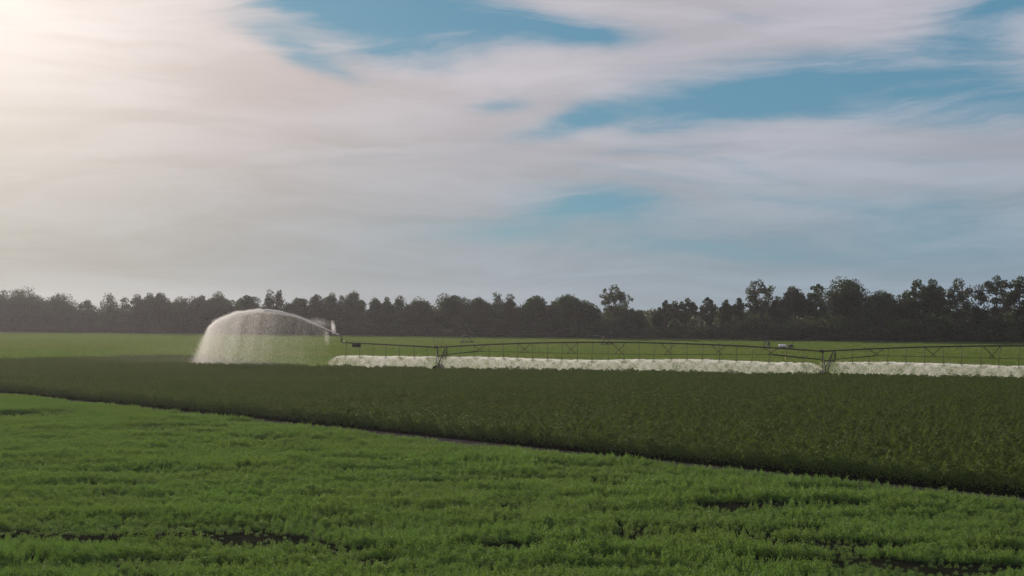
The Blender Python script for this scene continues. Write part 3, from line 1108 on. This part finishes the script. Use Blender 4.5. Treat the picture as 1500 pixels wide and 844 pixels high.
# fuel tank and pump engine beside it
tk = empty('fuel_tank', (71.6, 377.0, 0.0))
tag(tk, 'white cylindrical fuel tank lying on a low stand beside the far pivot point', 'tank')
mb = MB(); mb.lathe((0, 0, 0.95), (1, 0, 0), [(-0.95, 0.02), (-0.92, 0.30), (-0.82, 0.42), (0.82, 0.42), (0.92, 0.30), (0.95, 0.02)], 18); mb.build('tank_body', M_WHITE, tk, True)
for sx2 in (-0.6, 0.6):
    mb = MB(); mb.box((sx2, 0, 0.28), (0.06, 0, 0), (0, 0.36, 0), (0, 0, 0.28)); mb.build('stand', M_DARK, tk)
mb = MB(); mb.lathe((0.2, 0, 1.42), (0, 0, 1), [(-0.06, 0.10), (0.05, 0.10), (0.06, 0.02)], 8); mb.build('filler_cap', M_DARK, tk)
pu = empty('pump_engine', (73.9, 377.3, 0.0))
tag(pu, 'dark pump engine standing right of the white fuel tank', 'pump')
mb = MB(); mb.box((0, 0, 0.72), (0.7, 0, 0), (0, 0.4, 0), (0, 0, 0.36)); mb.box((0.1, 0, 1.14), (0.4, 0, 0), (0, 0.3, 0), (0, 0, 0.10)); mb.build('engine_block', M_DARK, pu)
mb = MB(); mb.box((-0.05, 0, 0.18), (0.9, 0, 0), (0, 0.42, 0), (0, 0, 0.16)); mb.build('skid', M_STEEL, pu)
mb = MB(); mb.tube([(0.45, 0.1, 1.2), (0.45, 0.1, 1.75), (0.58, 0.1, 1.9)], 0.05, 6); mb.build('exhaust', M_DARK, pu)
mb = MB(); mb.lathe((-0.82, 0, 0.78), (1, 0, 0), [(-0.1, 0.02), (-0.1, 0.34), (0.08, 0.34), (0.1, 0.02)], 14); mb.build('radiator_fan', M_DARK, pu)


# ------------------------------------------------------------------ water
def streaks(pos, direc, L, Wd, nrng):
    """slender drops: each a folded sliver drawn out along its path"""
    n = len(pos)
    a = direc / (np.linalg.norm(direc, axis=1, keepdims=True) + 1e-9)
    b = np.cross(a, nrng.normal(size=(n, 3))); b /= np.linalg.norm(b, axis=1, keepdims=True)
    c = np.cross(a, b)
    L = L[:, None]; Wd = Wd[:, None]
    v = np.stack([pos - a * L / 2, pos + b * Wd * 0.5 + c * Wd * 0.2, pos + a * L / 2, pos - b * Wd * 0.5 + c * Wd * 0.2], 1).reshape(-1, 3)
    i = np.arange(n)[:, None] * 4
    f = np.concatenate([i + np.array([q]) for q in ((0, 1, 2), (0, 2, 3))], 1).reshape(-1, 3)
    return v, f


wr = np.random.default_rng(11)
P_, D_, L_, W_ = [], [], [], []
for hp in HEADS:
    # skip heads well outside the frame
    if hp[0] / hp[1] > 0.43: continue
    nj = 11
    base_a = wr.random() * 6.283
    power = wr.uniform(0.85, 1.25)
    m = int(6400 * wr.uniform(0.8, 1.15))
    jet = wr.integers(0, nj, m)
    fan = wr.random(m) < 0.38
    az_ = np.where(fan, wr.random(m) * 6.283, base_a + jet * 2 * math.pi / nj + wr.normal(size=m) * 0.09)
    sp0 = np.where(fan, wr.uniform(2.2, 7.4, m), 6.6 + wr.normal(size=m) * 0.5) * power
    elv = np.where(fan, wr.normal(size=m) * 0.14 + 0.03, 0.08 + wr.normal(size=m) * 0.05)
    vx, vy, vz = sp0 * np.cos(elv) * np.cos(az_), sp0 * np.cos(elv) * np.sin(az_), sp0 * np.sin(elv)
    drag = 0.9
    T = 0.78 * wr.random(m) ** 0.8
    ex = (1 - np.exp(-drag * T)) / drag
    q = np.stack([hp[0] + vx * ex + 0.25 * T, hp[1] + vy * ex, hp[2] + vz * ex - 4.6 * T * T], 1)
    dv = np.stack([vx * np.exp(-drag * T), vy * np.exp(-drag * T), vz - 9.2 * T], 1)
    ok = q[:, 2] > 0.15
    for Tw in (T1, T2, T3):      # heads beside a tower throw only to the rear, away from wheels and legs
        al = (q[:, :2] - Tw) @ PDIR; ac = (q[:, :2] - Tw) @ PNRM
        ok &= ~((np.abs(al - 0.7) < 1.7) & (ac < 0.25))
    k = int(ok.sum())
    P_.append(q[ok]); D_.append(dv[ok]); L_.append(wr.uniform(0.10, 0.34, k)); W_.append(wr.uniform(0.009, 0.022, k))
P_ = np.vstack(P_); D_ = np.vstack(D_); L_ = np.concatenate(L_); W_ = np.concatenate(W_)
print('sprinkler drops', len(P_))
v, f = streaks(P_, D_, L_, W_, wr)
o = link('sprinkler_spray', np_mesh('sprinkler_spray', v, f, M_SPRINK))
tag(o, 'low white curtain of water falling from the row of sprinklers', 'water spray', kind='stuff')


def on_line(px):
    """point of the irrigator's line seen in that photo column"""
    k = (px - CX) / FPX
    t = (k * T1[1] - T1[0]) / (SPAN[0] - k * SPAN[1])
    return T1 + SPAN * t


ARC = [(494, 490.3), (470, 478.2), (440, 464.8), (412, 457.5), (388, 454.6), (365, 455.2), (343, 460.0), (322, 468.0), (307, 478)]
arc3 = []
for (ax_, ay_) in ARC:
    q = on_line(ax_)
    arc3.append(v3(q, CAMZ + (HZ - ay_) / FPX * q[1]))
arc3[0] = NOZ
arc3 = np.array(arc3)
tt = np.linspace(0, 1, len(arc3))


def arc(t):
    # Catmull-Rom through the control points
    nseg = len(arc3) - 1
    u = np.clip(t, 0, 0.9999) * nseg
    i = u.astype(int); f = (u - i)[:, None]
    g = lambda k: arc3[np.clip(k, 0, nseg)]
    p0, p1, p2, p3 = g(i - 1), g(i), g(i + 1), g(i + 2)
    return 0.5 * ((2 * p1) + (-p0 + p2) * f + (2 * p0 - 5 * p1 + 4 * p2 - p3) * f ** 2 + (-p0 + 3 * p1 - 3 * p2 + p3) * f ** 3)


def arcd(t):
    return arc(np.clip(t + 0.01, 0, 1)) - arc(np.clip(t - 0.01, 0, 1))


P_, D_, L_, W_ = [], [], [], []
# the stream itself, breaking up along its way
m = 26000
t = wr.random(m) ** 0.9 * 0.93
j = 0.018 + 0.30 * t ** 1.6
lump = np.interp(t, np.linspace(0, 1, 46), wr.normal(size=46)) * 0.16 * t
q = arc(t) + wr.normal(size=(m, 3)) * j[:, None] * np.array((1, 1.6, 0.8)) + np.array((0, 0, 1.0)) * lump[:, None] - np.array((0, 0, 1.0)) * (np.abs(wr.normal(size=m)) * 0.35 * t)[:, None]
P_.append(q); D_.append(arcd(t) + wr.normal(size=(m, 3)) * 0.05); L_.append(wr.uniform(0.12, 0.45, m) * (1.1 - 0.5 * t)); W_.append(wr.uniform(0.02, 0.055, m))
# solid core near the nozzle
m = 7000
t = wr.random(m) ** 1.2 * 0.5
q = arc(t) + wr.normal(size=(m, 3)) * (0.015 + 0.10 * t)[:, None]
P_.append(q); D_.append(arcd(t)); L_.append(wr.uniform(0.4, 0.9, m)); W_.append(wr.uniform(0.05, 0.10, m))
# veils of drops falling out of the stream
NV = 125000
colt = wr.uniform(0.06, 1.0, 240)
colw = wr.uniform(0.3, 1.3, len(colt)) * (0.04 + 0.96 * colt ** 2.0)
pick = wr.choice(len(colt), NV, p=colw / colw.sum())
t = np.clip(colt[pick] + wr.normal(size=len(pick)) * 0.017, 0.04, 1.0)
p0 = arc(t)
fall = wr.random(len(pick)) ** 1.25
z = p0[:, 2] * (1 - fall) + 0.2 * fall
drop = p0[:, 2] - z
vx = -PDIR * 1.0
fwd = (0.16 + 0.42 * t ** 3) * drop * wr.uniform(0.55, 1.12, len(pick))
q = p0 + np.stack([-PDIR[0] * fwd, -PDIR[1] * fwd, -drop], 1)
spread = 0.10 + 0.16 * np.sqrt(drop)
q += wr.normal(size=q.shape) * spread[:, None] * np.array((0.55, 3.2, 0.4))
q[:, 2] = np.maximum(q[:, 2], 0.1)
dv = np.stack([-PDIR[0] * 1.2 / (1 + drop), -PDIR[1] * 1.2 / (1 + drop), -np.ones(len(pick)) * 2.2], 1) + wr.normal(size=q.shape) * 0.25
P_.append(q); D_.append(dv); L_.append(wr.uniform(0.15, 0.55, len(pick))); W_.append(wr.uniform(0.005, 0.012, len(pick)))
# puffs thrown off by the drive arm at the nozzle
for (cx_, cy_, sx2, sz2, m) in ((488.2, 479.5, 0.16, 0.50, 2200), (478.5, 493, 0.22, 0.65, 900), (467, 472.5, 0.8, 0.36, 1500)):
    b2 = on_line(cx_)
    c = v3(b2, CAMZ + (HZ - cy_) / FPX * b2[1])
    g = np.clip(wr.normal(size=(m, 3)), -2, 2)
    q = c + g * np.array((sx2, sx2 * 1.5, sz2))
    q[:, 0] -= g[:, 2] * sx2 * 0.35
    P_.append(q); D_.append(np.stack([wr.normal(size=m) * 0.4, wr.normal(size=m) * 0.4, -np.ones(m)], 1)); L_.append(wr.uniform(0.08, 0.22, m)); W_.append(wr.uniform(0.012, 0.028, m))
P_ = np.vstack(P_); D_ = np.vstack(D_); L_ = np.concatenate(L_); W_ = np.concatenate(W_)
v, f = streaks(P_, D_, L_, W_, wr)
o = link('end_gun_jet', np_mesh('end_gun_jet', v, f, M_WATER))
tag(o, 'high arching white jet of water thrown left by the end gun', 'water jet', kind='stuff')

# fine drift around and to the left of the jet
m = 30000
px = 120 + 330 * wr.random(m) ** 0.6
b2 = np.array([on_line(a) for a in px[:400]])
tq = (px - px[:1])
k = (px - CX) / FPX
tl_ = (k * T1[1] - T1[0]) / (SPAN[0] - k * SPAN[1])
b2 = T1 + SPAN * tl_[:, None]
z = 0.3 + 5.5 * wr.random(m) ** 1.3 * np.clip((px - 60) / 260, 0.25, 1)
q = np.column_stack([b2, z]) + wr.normal(size=(m, 3)) * np.array((1.2, 5.0, 0.5))
q[:, 2] = np.maximum(q[:, 2], 0.15)
v, f = streaks(q, np.stack([wr.normal(size=m) * 0.5 - 0.3, wr.normal(size=m) * 0.3, -np.ones(m)], 1), wr.uniform(0.05, 0.16, m), wr.uniform(0.014, 0.03, m), wr)
o = link('water_drift', np_mesh('water_drift', v, f, M_MIST))
tag(o, 'thin veil of drifting droplets left of and below the arching jet', 'mist', kind='stuff')

# ------------------------------------------------------------------ haze
mb = MB()
mb.box((0, 675.0, 16.0), (1450, 0, 0), (0, 875, 0), (0, 0, 17.0))
hz_m, hb = new_mat('haze')
pv = hb.n('ShaderNodeVolumePrincipled')
pv.inputs['Color'].default_value = (0.76, 0.77, 0.92, 1)
pv.inputs['Density'].default_value = 0.000074
pv.inputs['Anisotropy'].default_value = 0.58
ho = hb.n('ShaderNodeOutputMaterial')
hb.put(ho.inputs['Volume'], pv.outputs[0])
hz = mb.build('haze', hz_m)
tag(hz, 'thin warm evening haze over the fields', 'haze', kind='stuff')
